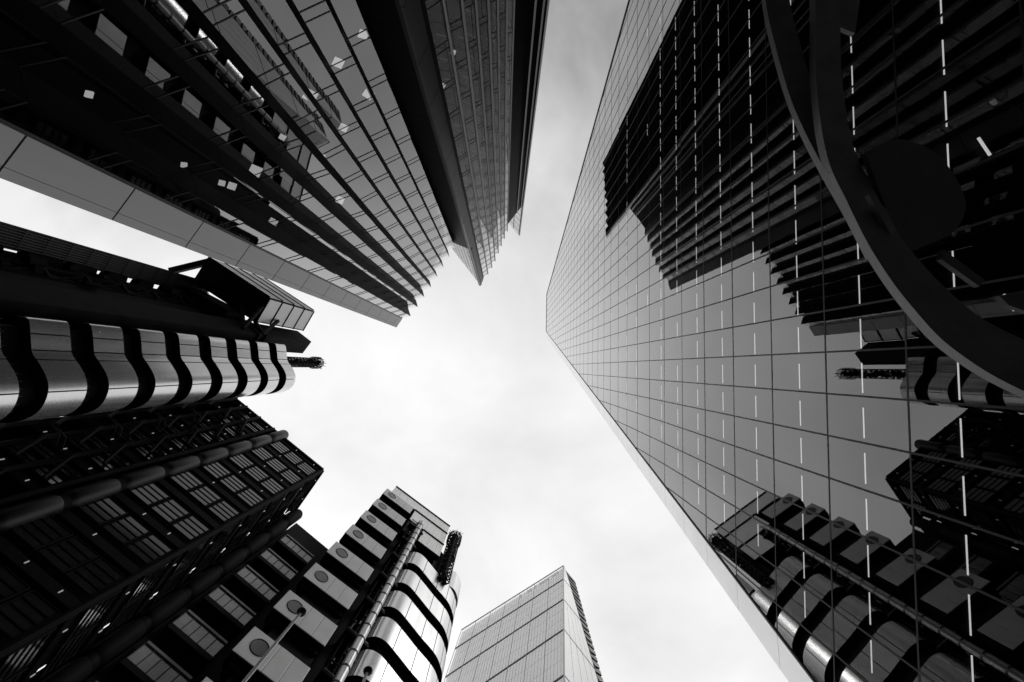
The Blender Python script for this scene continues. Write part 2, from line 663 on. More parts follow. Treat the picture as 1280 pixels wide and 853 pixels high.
def band(a, c, z0, z1, fh, m, off, seam=None):
    """clad end panel: storey-high cassettes with open joints and one upright seam"""
    a, c = Vector(a), Vector(c)
    d = (c - a)
    nrm = Vector((-d.y, d.x)).normalized()
    if nrm.dot(-a) > 0:
        nrm = -nrm
    ks = [0, seam, 1] if seam else [0, 1]
    z = z0 - off
    its = []
    while z < z1 - .05:
        zz = min(z + fh, z1)
        for k in range(len(ks) - 1):
            p, q = a + d * ks[k], a + d * ks[k + 1]
            e = d.normalized() * .008
            its.append(((p.x, p.y, z), 2, lambda b, p=p, q=q, z=z, zz=zz, e=e: b.wall(p + e, q - e, z + .03, zz - .03, .15, nrm)))
        z += fh
    many('end_panel', its, m, st)
    b = MB()
    b.wall(a + nrm * .1 + d * .01, c + nrm * .1 - d * .01, z0, z1 - .05, .3, nrm)
    b.build('joint_backing', 'mullion', st)


band((-15.25, -5.74), (-14.42, -7.02), G, H1, 3.82, 'silver_clad', 0.9, 0.24)
band((-4.78, -17.15), (-4.23, -18.52), G, H2, 3.82, 'grey_clad', 1.9)
b = MB()
b.prism([(-14.42, -7.02), (-14.30, -7.10), (-14.4, -7.3), (-14.52, -7.2)], G, H1 - .3)
b.prism([(-4.23, -18.52), (-4.09, -19.08), (-4.4, -19.1), (-4.5, -18.6)], G, H2 - .3)
b.build('shadow_gap', 'mullion', st)
# black walls stand in for the shade of deep recesses between the steps
ret((-7.06, -17.5), (-7.35, -18.25), G, H1, 3.33)
ret((-7.35, -18.25), (-4.85, -17.25), G, H1 + .4, 3.82, name='recess_wall')
ret((.81, -30.32), (4.1, -34.6), G, H2, 3.82, name='recess_wall')
# side walls of the upper steps, striped with pale transoms


def sidewall(a, c, z0, z1, nrow, ncol, m):
    a, c = Vector(a), Vector(c)
    d = c - a
    nrm = Vector((-d.y, d.x)).normalized()
    if nrm.dot(-a) < 0:
        nrm = -nrm
    b = MB()
    for k in range(ncol):
        p, q = a + d * (k / ncol) + d.normalized() * .14, a + d * ((k + 1) / ncol) - d.normalized() * .14
        for r_ in range(nrow):
            b.wall(p, q, z0 + (z1 - z0) * r_ / nrow + .25, z0 + (z1 - z0) * (r_ + 1) / nrow - .09, .2, -nrm)
    b.build('side_panel', m, st)
    b = MB()
    b.wall(a - nrm * .06, c - nrm * .06, z0, z1 - .05, .3, -nrm)
    b.build('joint_backing', 'mullion', st)


sidewall((-4.80, -17.28), (-10.9, -25.2), H1 + .6, H2, 12, 7, 'louvre')
sidewall((4.05, -34.75), (1.2, -38.2), H2, H3, 6, 2, 'louvre')
# third step: saw-toothed black flank running away from the street, a few pale fins
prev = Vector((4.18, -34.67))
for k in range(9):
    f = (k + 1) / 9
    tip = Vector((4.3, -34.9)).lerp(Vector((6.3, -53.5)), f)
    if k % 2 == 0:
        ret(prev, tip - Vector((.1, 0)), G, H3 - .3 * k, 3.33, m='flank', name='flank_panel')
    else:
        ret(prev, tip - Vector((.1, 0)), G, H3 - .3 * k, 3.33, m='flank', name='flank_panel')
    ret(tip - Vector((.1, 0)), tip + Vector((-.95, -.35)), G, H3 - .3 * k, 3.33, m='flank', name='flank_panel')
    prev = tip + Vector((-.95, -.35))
for x, y, hh, m_ in ((2.85, -32.9, H2 - .5, 'fin_metal'), (3.72, -34.0, H2 - .5, 'fin_metal'), (4.22, -34.72, H3, 'silver_clad')):
    b = MB()
    b.prism([(x - .04, y + .14), (x + .15, y + .14), (x + .15, y - .2), (x - .04, y - .2)], G, hh)
    b.build('fin', m_, st)
# structural cores behind the glass
b = MB()
b.prism([(-15.6, -7.3), (-14.9, -8.5), (-9.3, -18.6), (-8.2, -18.8), (-12, -30), (-34, -22)], G, H1 - .6)
b.build('core', 'interior', st)
b = MB()
b.prism([(-4.9, -18.3), (-4.9, -20.0), (-1.0, -31.5), (4.0, -35.2), (0, -48), (-12, -42), (-10.9, -25.6)], G, H2 - .5)
b.build('core', 'interior', st)
b = MB()
b.prism([(3.5, -35.6), (3.8, -37), (4.2, -40), (5.5, -53.6), (-4, -54), (1.2, -38.6)], G, H3 - 2.5)
b.build('core', 'interior', st)
# floor slabs show as dark lines behind the glass; square lamps hang below some of them
sq = []
for (x, y, z, w, rz) in (
        (-10.3, -14.5, 22.1, 0.26, 0.5),
        (-13.1, -10.4, 22.2, 0.24, 0.4),
        (-8.5, -17.2, 26.0, 0.24, 0.6),
        (-11.3, -13.0, 25.8, 0.2, 0.4),
        (-11.8, -12.3, 22.3, 0.13, 0.5),
        (-10.0, -15.0, 26, 0.2, 0.4),
        (-8.95, -16.5, 22.3, 0.22, 0.4),
        (-14.1, -8.9, 25.9, 0.2, 0.5),
        (-11.9, -12.2, 30.6, 0.22, 0.4),
        (-13.9, -9.3, 21.6, 0.16, 0.3),
        (-13.95, -9.15, 20.9, 0.12, 0.2),
        (-13.3, -10.15, 14.1, 0.09, 0.6),
        (-12.3, -11.6, 14.1, 0.12, 0.9),
        (-13.95, -9.2, 14.1, 0.1, 0.2),
        (-14.1, -8.95, 18.6, 0.1, 0.1),
        (-7.7, -18.3, 22.5, 0.2, 0.3),
        (-4.6, -19.0, 24.1, 0.18, 0.4),
        (-4.3, -19.6, 28.6, 0.18, 0.5),
        (-3.5, -21.9, 28.4, 0.14, 0.3)):
    c, s_ = math.cos(rz), math.sin(rz)
    sq.append(((x, y, z), w, lambda b, x=x, y=y, z=z, w=w, c=c, s_=s_: b.obox((x, y, z), (w * 1.25 * c, w * 1.25 * s_, 0), (-w * 1.1 * s_, w * 1.1 * c, 0), (0, 0, .03))))
many('ceiling_light', sq, 'square_lamp', st)
b = MB()
b.face([(-15.25, -5.74, H1 - .4), (-14.42, -7.02, H1 - .4), (-8.4, -17.3, H1 - .4), (-12, -30, H1 - .4), (-34, -22, H1 - .4)])
b.build('roof', 'black_clad', st)

# ================================================================== 3. steel-banded stair towers
def along(poly, step):
    """resample a plan polyline"""
    out = [Vector(poly[0])]
    for i in range(len(poly) - 1):
        a, c = Vector(poly[i]), Vector(poly[i + 1])
        n = max(1, int((c - a).length / step))
        for k in range(1, n + 1):
            out.append(a.lerp(c, k / n))
    return out


def catmull(pts, n=6):
    P = [Vector(p) for p in pts]
    P = [P[0] * 2 - P[1]] + P + [P[-1] * 2 - P[-2]]
    out = []
    for i in range(1, len(P) - 2):
        for k in range(n):
            t = k / n
            p0, p1, p2, p3 = P[i - 1], P[i], P[i + 1], P[i + 2]
            out.append(0.5 * ((2 * p1) + (p2 - p0) * t + (2 * p0 - 5 * p1 + 4 * p2 - p3) * t * t + (3 * p1 - p0 - 3 * p2 + p3) * t ** 3))
    out.append(P[-2])
    return out


def inset(pl, d, toward):
    """offset a plan polyline by d to the side of point 'toward'"""
    out = []
    for i, p in enumerate(pl):
        t = (pl[min(i + 1, len(pl) - 1)] - pl[max(i - 1, 0)]).normalized()
        n = Vector((-t.y, t.x))
        if n.dot(Vector(toward) - p) < 0:
            n = -n
        out.append(p + n * d)
    return out


def stair_tower(label, prof, back, bands, seams, zcore, base):
    t = thing('stair_tower', label, 'stair tower', base)
    pl = catmull(prof, 5)
    n = len(pl)
    inner = inset(pl, .73, back)
    core = inset(pl, .75, back)
    for z0, z1 in bands:
        b = MB()
        cuts = [0] + sorted(int(s * (n - 1)) for s in seams) + [n - 1]
        for c0, c1 in zip(cuts[:-1], cuts[1:]):
            seg, seg2 = pl[c0:c1 + 1], inner[c0:c1 + 1]
            seg = [p.copy() for p in seg]
            if c0 > 0:
                seg[0] = seg[0] + (seg[1] - seg[0]).normalized() * .09
            i = len(b.v)
            m_ = len(seg)
            for q in seg:
                b.v.append((q.x, q.y, z0))
            for q in seg:
                b.v.append((q.x, q.y, z1))
            for q in seg2:
                b.v.append((q.x, q.y, z0))
            for q in seg2:
                b.v.append((q.x, q.y, z1))
            for k in range(m_ - 1):
                b.f.append((i + k, i + k + 1, i + m_ + k + 1, i + m_ + k))
                b.f.append((i + 2 * m_ + k, i + k, i + k + 1, i + 2 * m_ + k + 1)[::-1])
                b.f.append((i + m_ + k, i + m_ + k + 1, i + 3 * m_ + k + 1, i + 3 * m_ + k))
                b.f.append((i + 2 * m_ + k, i + 2 * m_ + k + 1, i + 3 * m_ + k + 1, i + 3 * m_ + k))
                b.m += [0, 1, 1, 1]
            for e in (0, m_ - 1):
                b.f.append((i + e, i + m_ + e, i + 3 * m_ + e, i + 2 * m_ + e))
                b.m.append(1)
        b.build('steel_band', ['steel', 'dark_frame'], t, smooth=True)
    # dark glazing and landing set back between the bands
    b = MB()
    b.prism([tuple(p) for p in core] + [tuple(Vector(back) * 1.06)], G, zcore)
    b.build('core', 'dark_frame', t)
    b = MB()
    for (z0, z1), (y0, y1) in zip(bands[:-1], bands[1:]):
        ring = inset(pl, .18, back)
        lo, hi = (z1, y0) if z1 < y0 else (y1, z0)
        for k in range(2, n - 2, 4):
            p = ring[k]
            b.bar((p.x, p.y, lo - .05), (p.x, p.y, lo + .35), .05)
    b.build('vent_boss', 'dark_duct', t)
    return t, pl


prof_l = [(-35.0, -3.7), (-33.47, -3.6), (-32.85, -3.35), (-32.62, -2.2), (-32.45, -1.1), (-32.05, -.5), (-31.55, .25), (-31.25, .95),
          (-31.18, 1.6), (-31.35, 2.3), (-31.75, 2.95), (-32.4, 3.4), (-33.4, 3.7), (-34.8, 3.8)]
bands_l = []
z = 30.04
bot = [30.04 - 4.5 * k for k in range(7, 0, -1)] + [30.04, 34.54, 39.07, 43.65, 48.26, 52.92, 57.48, 62.19]
for z in bot:
    bands_l.append((z, z + 2.72))
stair_tower('horizontal steel-banded stair tower with a rounded end, at the left beside dark concrete columns', prof_l, (-37.5, 0.2), bands_l,
            (.22, .30, .38, .62), 64.0, (-35, 0, G))

# the same kind of tower lower in the view, next to the pods
prof_r = [(-15.6, 30.6), (-15.1, 28.8), (-14.5, 27.2), (-13.7, 26.2), (-12.46, 25.85), (-11.4, 26.25), (-10.4, 27.3), (-8.9, 29.1), (-7.9, 30.2), (-7.2, 31.1), (-6.8, 32.0),
          (-6.56, 33.1), (-6.9, 34.6), (-8, 36)]
bands_r = []
for k in range(14):
    zt = 62.0 - 5.2 * k
    bands_r.append((zt - 3.3, zt))
bands_r.sort()
stair_tower('steel-banded stair tower with a folded front, between the pods and the pale glass tower', prof_r, (-13.5, 35.5), bands_r,
            (.30, .45, .55, .66, .78), 61.4, (-12, 32, G))
# one short taller drum at its back corner
b = MB()
pl = catmull([(-7.6, 31.0), (-6.9, 31.6), (-6.5, 32.6), (-6.5, 33.6), (-7.0, 34.8)], 5)
pin = inset(pl, .4, (-9, 34))
b.prism([tuple(p) for p in pl] + [tuple(p) for p in reversed(pin)], 63.0, 67.6)
lt = bpy.data.objects['stair_tower.001']
b.build('lift_overrun', 'steel', lt, smooth=True)

# ================================================================== 4. dark concrete column, lift shaft, plant room at the left
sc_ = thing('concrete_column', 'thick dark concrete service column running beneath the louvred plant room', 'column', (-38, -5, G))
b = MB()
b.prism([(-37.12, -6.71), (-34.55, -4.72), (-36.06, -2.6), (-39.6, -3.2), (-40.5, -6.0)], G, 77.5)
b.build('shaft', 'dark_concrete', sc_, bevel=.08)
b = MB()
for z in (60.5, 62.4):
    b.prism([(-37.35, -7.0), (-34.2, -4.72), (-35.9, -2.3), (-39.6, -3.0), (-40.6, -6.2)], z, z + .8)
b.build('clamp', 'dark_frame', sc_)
b = MB()
for p, q in (((-34.4, -4.8, 61.5), (-34.9, -7.3, 66.5)), ((-34.4, -4.8, 61.5), (-36.4, -7.6, 62.2)), ((-35.2, -5.4, 58.2), (-37.8, -9.4, 62.0)), ((-35.2, -5.4, 58.2), (-34.6, -9.2, 62.0))):
    b.bar(p, q, .42)
b.build('strut', 'dark_frame', sc_)

pr = thing('plant_room', 'projecting plant room box with pale louvre panels and a black underside, on the concrete column', 'plant room', (-39, -11, 62))
A_, B_, C_, D_ = Vector((-42.8, -16.0)), Vector((-33.8, -10.13)), Vector((-35.7, -6.62)), Vector((-44.8, -12.5))
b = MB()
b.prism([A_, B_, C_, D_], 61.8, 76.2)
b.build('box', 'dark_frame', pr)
for k in range(4):
    z0 = 61.95 + k * 3.6
    b = MB()
    for p, q in ((B_, C_),):
        d = (q - p).normalized()
        n = Vector((d.y, -d.x))
        if n.dot(-p) < 0:
            n = -n
        L = (q - p).length
        for r_ in range(9):
            zz = z0 + .2 + r_ * .35
            b.wall(p + d * .2 + n * .1, q - d * .2 + n * .1, zz, zz + .33, .06, -n)
    b.build('louvre_panel', 'louvre', pr)
    b = MB()
    d = (B_ - A_).normalized()
    n = Vector((d.y, -d.x))
    if n.dot(-A_) < 0:
        n = -n
    for c in range(3):
        L = (B_ - A_).length / 3
        b.wall(A_ + d * (L * c + .1) + n * .1, A_ + d * (L * (c + 1) - .1) + n * .1, z0 + .12, z0 + 3.45, .08, -n)
    b.build('side_panel', 'steel_panel', pr)
b = MB()
for p, q in ((B_, C_), (A_, B_)):
    for k in range(5):
        zz = 61.85 + k * 3.6
        d = (q - p).normalized()
        n = Vector((d.y, -d.x))
        if n.dot(-p) < 0:
            n = -n
        b.bar((p.x + n.x * .12, p.y + n.y * .12, zz), (q.x + n.x * .12, q.y + n.y * .12, zz), .2, .1)
b.build('edge_frame', 'dark_frame', pr)
b = MB()
for p, q in (((-34.2, -9.8), (-43.5, -12.6)), ((-36, -7), (-42.4, -15.6))):
    b.bar((*p, 61.7), (*q, 61.7), .35)
b.bar((-42.6, -15.6, 62.4), (-47.9, -13.9, 61.6), .8)
b.build('brace', 'dark_frame', pr)

ls = thing('lift_shaft', 'dark ribbed lift shaft with slivers of sky showing through, at the far left', 'lift shaft', (-44, -11, G))
b = MB()
# ribbed metal back panel
p0, p1 = Vector((-42.6, -12.42)), Vector((-43.6, -10.6))
for k in range(9):
    q = p0.lerp(p1, k / 8)
    b.prism([(q.x, q.y), (q.x + .16, q.y + .05), (q.x + .12, q.y + .16), (q.x - .05, q.y + .14)], G, 63)
b.prism([(p0.x - .1, p0.y), (p1.x - .1, p1.y), (p1.x - 1.5, p1.y - .3), (p0.x - 1.5, p0.y - .3)], G, 63)
zz = G
while zz < 62:
    b.bar((-42.5, -12.35, zz), (-43.5, -10.55, zz), .16)
    zz += 2.1
b.build('ribbed_panel', 'dark_duct', ls)
b = MB()
posts = [(-42.9, -9.6), (-42.2, -9.2), (-41.4, -8.1), (-43.0, -8.9)]
rr = random.Random(5)
for x, y in posts:
    b.bar((x, y, G), (x, y, 63.5), .3)
for k in range(16):
    z0 = G + k * 4.1
    for i in range(3):
        (x0, y0), (x1, y1) = posts[i], posts[i + 1]
        b.bar((x0, y0, z0), (x1, y1, z0), .34)
        b.bar((x0, y0, z0), (x1, y1, z0 + 4.1), .16)
        b.bar((x1, y1, z0), (x0, y0, z0 + 4.1), .16)
    for q in range(7):
        x, y = rr.choice(posts)
        b.obox((x + rr.uniform(-.7, .7), y + rr.uniform(-.4, .9), z0 + rr.uniform(.5, 3.6)), (rr.uniform(.15, .5), 0, 0), (0, rr.uniform(.15, .5), 0), (0, 0, rr.uniform(.2, 1.1)))
b.build('lattice', 'dark_frame', ls)
b = MB()
b.prism([(-44.9, -10.1), (-42.9, -9.6), (-40.4, -7.2), (-45, -3)], G, 64)
b.prism([(-44.0, -10.6), (-41.2, -8.6), (-41.5, -7.2), (-46, -8)], 58, 64.5)
b.prism([(-43.5, -10.75), (-43.0, -10.55), (-43.2, -9.7), (-44.5, -9.9)], G, 26)
for k in range(9):
    b.prism([(-43.9, -10.8), (-43.0, -10.45), (-43.2, -9.7), (-44.5, -9.9)], 27 + k * 4, 29.4 + k * 4 + rr.uniform(-1.2, 1.2))
b.prism([(-43.2, -10.9), (-37.6, -8.0), (-38.0, -5.9), (-45, -8.5)], 58.5, 62.5)
b.build('lift_wall', 'dark_frame', ls)


def mast(label, x, y, z0, z1, r, seed):
    """lattice crane post with ring cage at the head"""
    t = thing('crane_mast', label, 'mast', (x, y, z0))
    q = random.Random(seed)
    b = MB()
    cs = [(x + r * math.cos(a), y + r * math.sin(a)) for a in (.4, 1.97, 3.54, 5.11)]
    for c in cs:
        b.bar((*c, z0), (*c, z1 - 1.2), .14)
    z = z0
    while z < z1 - 1.5:
        for k in range(4):
            b.bar((*cs[k], z), (*cs[(k + 1) % 4], z), .1)
            b.bar((*cs[k], z), (*cs[(k + 1) % 4], z + 1.1), .09)
        b.obox((x + q.uniform(-.3, .3), y + q.uniform(-.3, .3), z + .5), (q.uniform(.2, .6) * r, 0, 0), (0, q.uniform(.2, .6) * r, 0), (0, 0, q.uniform(.2, .5)))
        for e_ in range(3):
            b.obox((x + q.uniform(-.5, .5) * r, y + q.uniform(-.5, .5) * r, z + q.uniform(0, 1)), (q.uniform(.1, .4) * r, 0, 0), (0, q.uniform(.1, .4) * r, 0), (0, 0, q.uniform(.1, .4)))
        z += 1.1
    b.build('lattice', 'dark_frame', t)
    b = MB()
    for k in range(8):
        zz = z1 - 3.2 + k * .42
        rad = r * (1.25 if k < 6 else .9)
        b.tube([(x + rad * math.cos(a * .3927), y + rad * math.sin(a * .3927), zz) for a in range(17)], .045, 6, cap=False)
    for k in range(10):
        a = k * .628
        b.bar((x + r * 1.25 * math.cos(a), y + r * 1.25 * math.sin(a), z1 - 3.2), (x + r * 1.25 * math.cos(a), y + r * 1.25 * math.sin(a), z1 - .3), .05)
    for k in range(8):
        a = q.uniform(0, 6.28)
        b.bar((x, y, z1 - .8 + q.uniform(-1, .4)), (x + r * 1.5 * math.cos(a), y + r * 1.5 * math.sin(a), z1 - .4 + q.uniform(-.6, .7)), .05)
    b.bar((x, y, z1 - 2), (x, y, z1 + .9), .09)
    b.build('ring_cage', 'dark_frame', t)
    return t


mast('dark lattice mast with a ring cage head, over the end of the horizontal steel-banded tower', -34.2, -.95, 64, 80.6, .85, 2)
mast('dark lattice mast standing behind the pale louvred top of the pod tower', -8.35, 29.3, 61, 77.0, .95, 4)

# ================================================================== 5. dark office block (left, below the stair tower)
ob = thing('office_block', 'dark office block with louvred window bays, a fat round duct and many small lamps', 'office block', (-32, 16, G))
c0 = Vector((-24.94, 14.12))
L0 = Vector((-38.2, 3.63))
f2 = Vector((-28.6, 19.5))
tA = (L0 - c0).normalized()
nA = Vector((tA.y, -tA.x))
nA = nA if nA.dot(-c0) > 0 else -nA
tB = (f2 - c0).normalized()
nB = Vector((tB.y, -tB.x))
nB = nB if nB.dot(-c0) > 0 else -nB
OH = 60.4
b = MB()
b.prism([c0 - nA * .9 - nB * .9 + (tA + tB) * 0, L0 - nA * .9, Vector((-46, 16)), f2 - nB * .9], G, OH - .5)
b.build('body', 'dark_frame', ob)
FP = 4.17
wz = [56.7 - FP * k for k in range(14)]
its = []
b = MB()
for z in wz + [56.7 + FP]:
    zc_ = z - .95
    b.prism([c0, L0, L0 - nA * 1.2, c0 - nA * 1.2], zc_ - .35, min(zc_ + .35, OH))
    b.prism([c0 - nB * .01, f2, f2 - nB * 1.2, c0 - nB * 1.2 + tB * .02], zc_ - .33, min(zc_ + .33, OH - .02))
b.build('floor_beam', 'dark_frame', ob)


def window(p, t, n, w, z0, h, strips, gm, parent, lit):
    """frame with rails and a pane of separate glass strips set behind it"""
    b = MB()
    e = .09
    for s in (0, w):
        q = p + t * s
        b.bar((q.x, q.y, z0), (q.x, q.y, z0 + h), .12, .07)
    for k in range(strips + 1):
        q0, q1 = p, p + t * w
        zz = z0 + h * k / strips
        b.bar((q0.x, q0.y, zz), (q1.x, q1.y, zz), .13, .05)
    fr = b.build('window', 'dark_frame', parent)
    b = MB()
    for k in range(strips):
        if not lit(k):
            continue
        q0, q1 = p + t * e + n * .01, p + t * (w - e) + n * .01
        za, zb = z0 + h * k / strips + .08, z0 + h * (k + 1) / strips - .08
        j = rw.gauss(0, .004)
        b.face([(q0.x, q0.y, za), (q1.x + n.x * j, q1.y + n.y * j, za), (q1.x + n.x * j, q1.y + n.y * j, zb), (q0.x, q0.y, zb)])
    b.build('pane', gm, fr)


for i, z in enumerate(wz):
    for k in range(3):
        window(c0 + tA * (.35 + k * 2.25), tA, nA, 2.0, z, 2.35, 4, 'office_glass', ob, lambda q: True)
    if i < 7:
        for k in range(2):
            window(c0 + tA * (9.3 + k * 2.25), tA, nA, 2.0, z, 2.35, 5, 'office_glass', ob, lambda q: q != 2)
    if i < 9:
        for k in range(2):
            window(c0 + tB * (.7 + k * 2.6), tB, nB, 2.2, z, 2.35, 5, 'office_glass', ob, lambda q: True)
# black columns and lattice clutter in front of the inner bays
b = MB()
for s in (7.3, 8.9, 11.4, 13.8, 15.6):
    p = c0 + tA * s + nA * .25
    b.bar((p.x, p.y, G), (p.x, p.y, OH), .32)
for k in range(13):
    z0 = G + 1 + k * 4.5
    for s in (9.6, 12.2, 14.6):
        p, q = c0 + tA * s + nA * .7, c0 + tA * (s + 1.6) + nA * .5
        b.bar((p.x, p.y, z0), (q.x, q.y, z0 + 3.4), .2)
for s in (0.05,):
    b.bar((c0.x, c0.y, G), (c0.x, c0.y, OH), .34)
b.bar((*f2, G), (*f2, OH - 1), .34)
b.build('column', 'dark_frame', ob)
b = MB()
b.bar((*(c0 + nA * .1), OH), (*(L0 + nA * .1), OH), .3)
b.bar((*(c0 + nB * .1), OH), (*(f2 + nB * .1), OH), .3)
b.build('parapet', 'dark_frame', ob)
# round duct in storey lengths with collars
def duct(parent, x, y, ztop, r, pitch, m, nseg):
    for k in range(nseg):
        z1 = ztop - k * pitch
        z0 = z1 - pitch
        b = MB()
        b.tube([(x, y, z0 + .45), (x, y, z0 + .7), (x, y, z0 + .95), (x, y, z1 - .35), (x, y, z1 - .12), (x, y, z1)], [r * .72, r * .9, r, r, r * .9, r * .72], 20)
        b.build('duct', m, parent, smooth=True)
        b = MB()
        b.tube([(x, y, z0 - .02), (x, y, z0 + .47)], r * .8, 16)
        b.build('duct_collar', 'dark_frame', parent, smooth=True)


duct(ob, -30.9, 9.42, 61.6, .75, 4.4, 'dark_duct', 14)
duct(ob, -27.6, 19.6, 59.4, .72, 4.2, 'dark_frame', 13)
# bulkhead lamps along the floor beams
lamps = []
for i, z in enumerate(wz + [56.7 + FP]):
    for s in (1.6, 4.3, 7.0, 9.9, 12.4, 14.6):
        if rw.random() < .25:
            continue
        p = c0 + tA * (s + rw.uniform(-.3, .3)) + nA * .12
        zz = z - 1.0 + rw.uniform(-.1, .1)
        d = Vector((0, 0, 1))
        lamps.append(((p.x, p.y, zz), 1, lambda b, p=p, zz=zz: b.obox((p.x, p.y, zz), (tA.x * .035, tA.y * .035, 0), (nA.x * .03, nA.y * .03, 0), (0, 0, .13))))
    for s in (1.4, 4.4):
        p = c0 + tB * s + nB * .12
        zz = z - 1.0
        lamps.append(((p.x, p.y, zz), .8, lambda b, p=p, zz=zz: b.obox((p.x, p.y, zz), (tB.x * .035, tB.y * .035, 0), (nB.x * .03, nB.y * .03, 0), (0, 0, .13))))
many('wall_lamp', lamps, 'small_lamp', ob)
# bent brackets where the stair tower is tied back
for k in range(7):
    z = 17.8 + 4.5 * k
    for dy in (0, .9):
        b = MB()
        b.tube([(-32.2 + dy * .5, 3.9 + dy * .3, z), (-31.6 + dy * .5, 4.7 + dy * .3, z + .1), (-32.0 + dy * .5, 5.5 + dy * .3, z + .3), (-32.8 + dy * .5, 6.2 + dy * .3, z + .3)], .05, 6)
        b.build('bracket', 'dark_duct', ob)

# ================================================================== 6. lower wing with window boxes
wg = thing('office_wing', 'black office wing with pale horizontal window boxes, between the dark block and the pod tower', 'office wing', (-26, 23, G))
w0, w1 = Vector((-23.72, 23.62)), Vector((-27.13, 20.87))
tW = (w1 - w0).normalized()
nW = Vector((tW.y, -tW.x))
nW = nW if nW.dot(-w0) > 0 else -nW
b = MB()
b.prism([w0 - tW * 3 - nW * .5, w1 + tW * .6 - nW * .5, w1 + tW * .6 - nW * 9, w0 - tW * 3 - nW * 9], G, 59.6)
b.prism([w1 + tW * .9 - nW * .2, w1 + tW * 2.9 - nW * .2, w1 + tW * 2.9 - nW * 6, w1 + tW * .9 - nW * 6], G, 58.9)
b.build('body', 'dark_frame', wg)
for k in range(9):
    z = 53.5 - 4.2 * k
    b = MB()
    q0, q1 = w0, w1
    for zz in (z, z + 1.95):
        b.bar((*(w0 + nW * .05), zz), (*(w1 + nW * .05), zz), .10, .22)
    for i in range(6):
        q = w0.lerp(w1, i / 5)
        b.bar((q.x, q.y, z), (q.x, q.y, z + 1.95), .06)
    fr = b.build('window', 'fin_metal', wg)
    b = MB()
    for i in range(5):
        a_, b_ = w0.lerp(w1, i / 5 + .012) - nW * .03, w0.lerp(w1, (i + 1) / 5 - .012) - nW * .03
        j = rw.gauss(0, .01)
        b.face([(a_.x, a_.y, z + .08), (b_.x + nW.x * j, b_.y + nW.y * j, z + .08), (b_.x + nW.x * j, b_.y + nW.y * j, z + 1.9), (a_.x, a_.y, z + 1.9)])
    b.build('pane', 'wing_glass', fr)
    b = MB()
    b.prism([w0 + nW * .35, w1 + nW * .35, w1 - nW * .6, w0 - nW * .6], z - .62, z - .12)
    b.build('sill', 'dark_frame', wg)

# ================================================================== 7. pod tower
pt = thing('pod_tower', 'tower of stacked steel pods with round portholes under a pale louvred plant room', 'tower', (-15, 25, G))
tE = Vector((.8066, .5911))
nE = Vector((.5911, -.8066))
o = Vector((-19.30, 21.35))


def ep(s, n=0.0):
    return o + tE * s + nE * n


b = MB()
b.prism([ep(1.1, -1.3), ep(5.6, -1.3), ep(5.6, -9), ep(1.1, -9)], G, 72.5)
b.prism([ep(5.6, -1.8), ep(9, -1.8), ep(9, -9), ep(5.6, -9)], G, 66)
b.prism([ep(0.05, -.15), ep(12, -.15), ep(12, -5.5), ep(.05, -5.5)], 74.9, 78.3)
b.prism([ep(11.6, -.7), ep(13.4, -1.2), ep(13.4, -3.5), ep(11.6, -3.5)], 60, 70.5)
b.prism([ep(5.15, -.15), ep(12, -.15), ep(12, -5.5), ep(5.15, -5.5)], 66.6, 75)
b.build('body', 'dark_frame', pt)
for k in range(12):
    zt = 72.9 - 5.43 * k
    if zt - 2.85 < G:
        break
    b = MB()
    n0, n1 = 1.08, -1.0
    b.prism([ep(-.74, n0 - .1), ep(4.63, n0 - .1), ep(4.63, n1), ep(.1, n1), ep(-.74, n1 + .8)], zt - 2.77, zt - .03, 1)  # sides and underside coloured dark, their shade put into the material
    for s0, s1 in ((-.77, 1.8), (1.83, 3.2), (3.23, 4.66)):
        b.prism([ep(s0, n0), ep(s1, n0), ep(s1, n0 - .09), ep(s0, n0 - .09)], zt - 2.8, zt)
    pod = b.build('pod', ['steel_panel', 'dark_frame'], pt, bevel=.03)
    c = ep(.62, n0 + .012)
    b = MB()
    ring = [Vector((c.x + tE.x * .72 * math.cos(a * math.pi / 14), c.y + tE.y * .72 * math.cos(a * math.pi / 14), zt - 1.3 + .72 * math.sin(a * math.pi / 14))) for a in range(29)]
    b.tube(ring, .05, 6, cap=False)
    b.build('porthole_ring', 'mullion', pod, smooth=True)
    b = MB()
    N3 = Vector((nE.x, nE.y, 0))
    b.hexa([p - N3 * .06 for p in ring[:-1]], [p + N3 * .004 for p in ring[:-1]])
    b.build('porthole', 'porthole', pod)
    b = MB()
    b.prism([ep(-.4, .5), ep(4.5, .5), ep(4.5, -1.2), ep(.5, -1.2), ep(-.4, -.3)], zt - 3.25, zt - 2.83)
    b.prism([ep(.3, .15), ep(4.55, .15), ep(4.55, -.9), ep(.5, -.9)], zt - 5.4, zt - 3.2)
    b.build('service_floor', 'dark_frame', pod)
# plant room louvres
for s0, s1, z0, z1, n_ in ((0.0, 12.0, 75.4, 78.5, 0), (5.2, 12.0, 70.9, 74.95, 0), (8.0, 12.0, 66.2, 70.4, 0.0)):
    b = MB()
    w = 1.5
    s = s0
    while s < s1 - .2:
        e = min(s + w, s1)
        rows = int((z1 - z0) / .31)
        for r_ in range(rows):
            zz = z0 + (z1 - z0) * r_ / rows
            b.wall(ep(s + .012, .06 + n_), ep(e - .012, .06 + n_), zz + .01, zz + (z1 - z0) / rows - .012, .12, -nE)
        s = e
    b.build('louvre_panel', 'louvre', pt)
for s0, z in ((0, 78.62), (5.1, 75.15), (7.9, 70.6), (7.9, 66.0)):
    b = MB()
    p, q = ep(s0, .1), ep(12.05, .1)
    b.bar((p.x, p.y, z), (q.x, q.y, z), .22, .25)
    b.build('louvre_frame', 'dark_frame', pt)
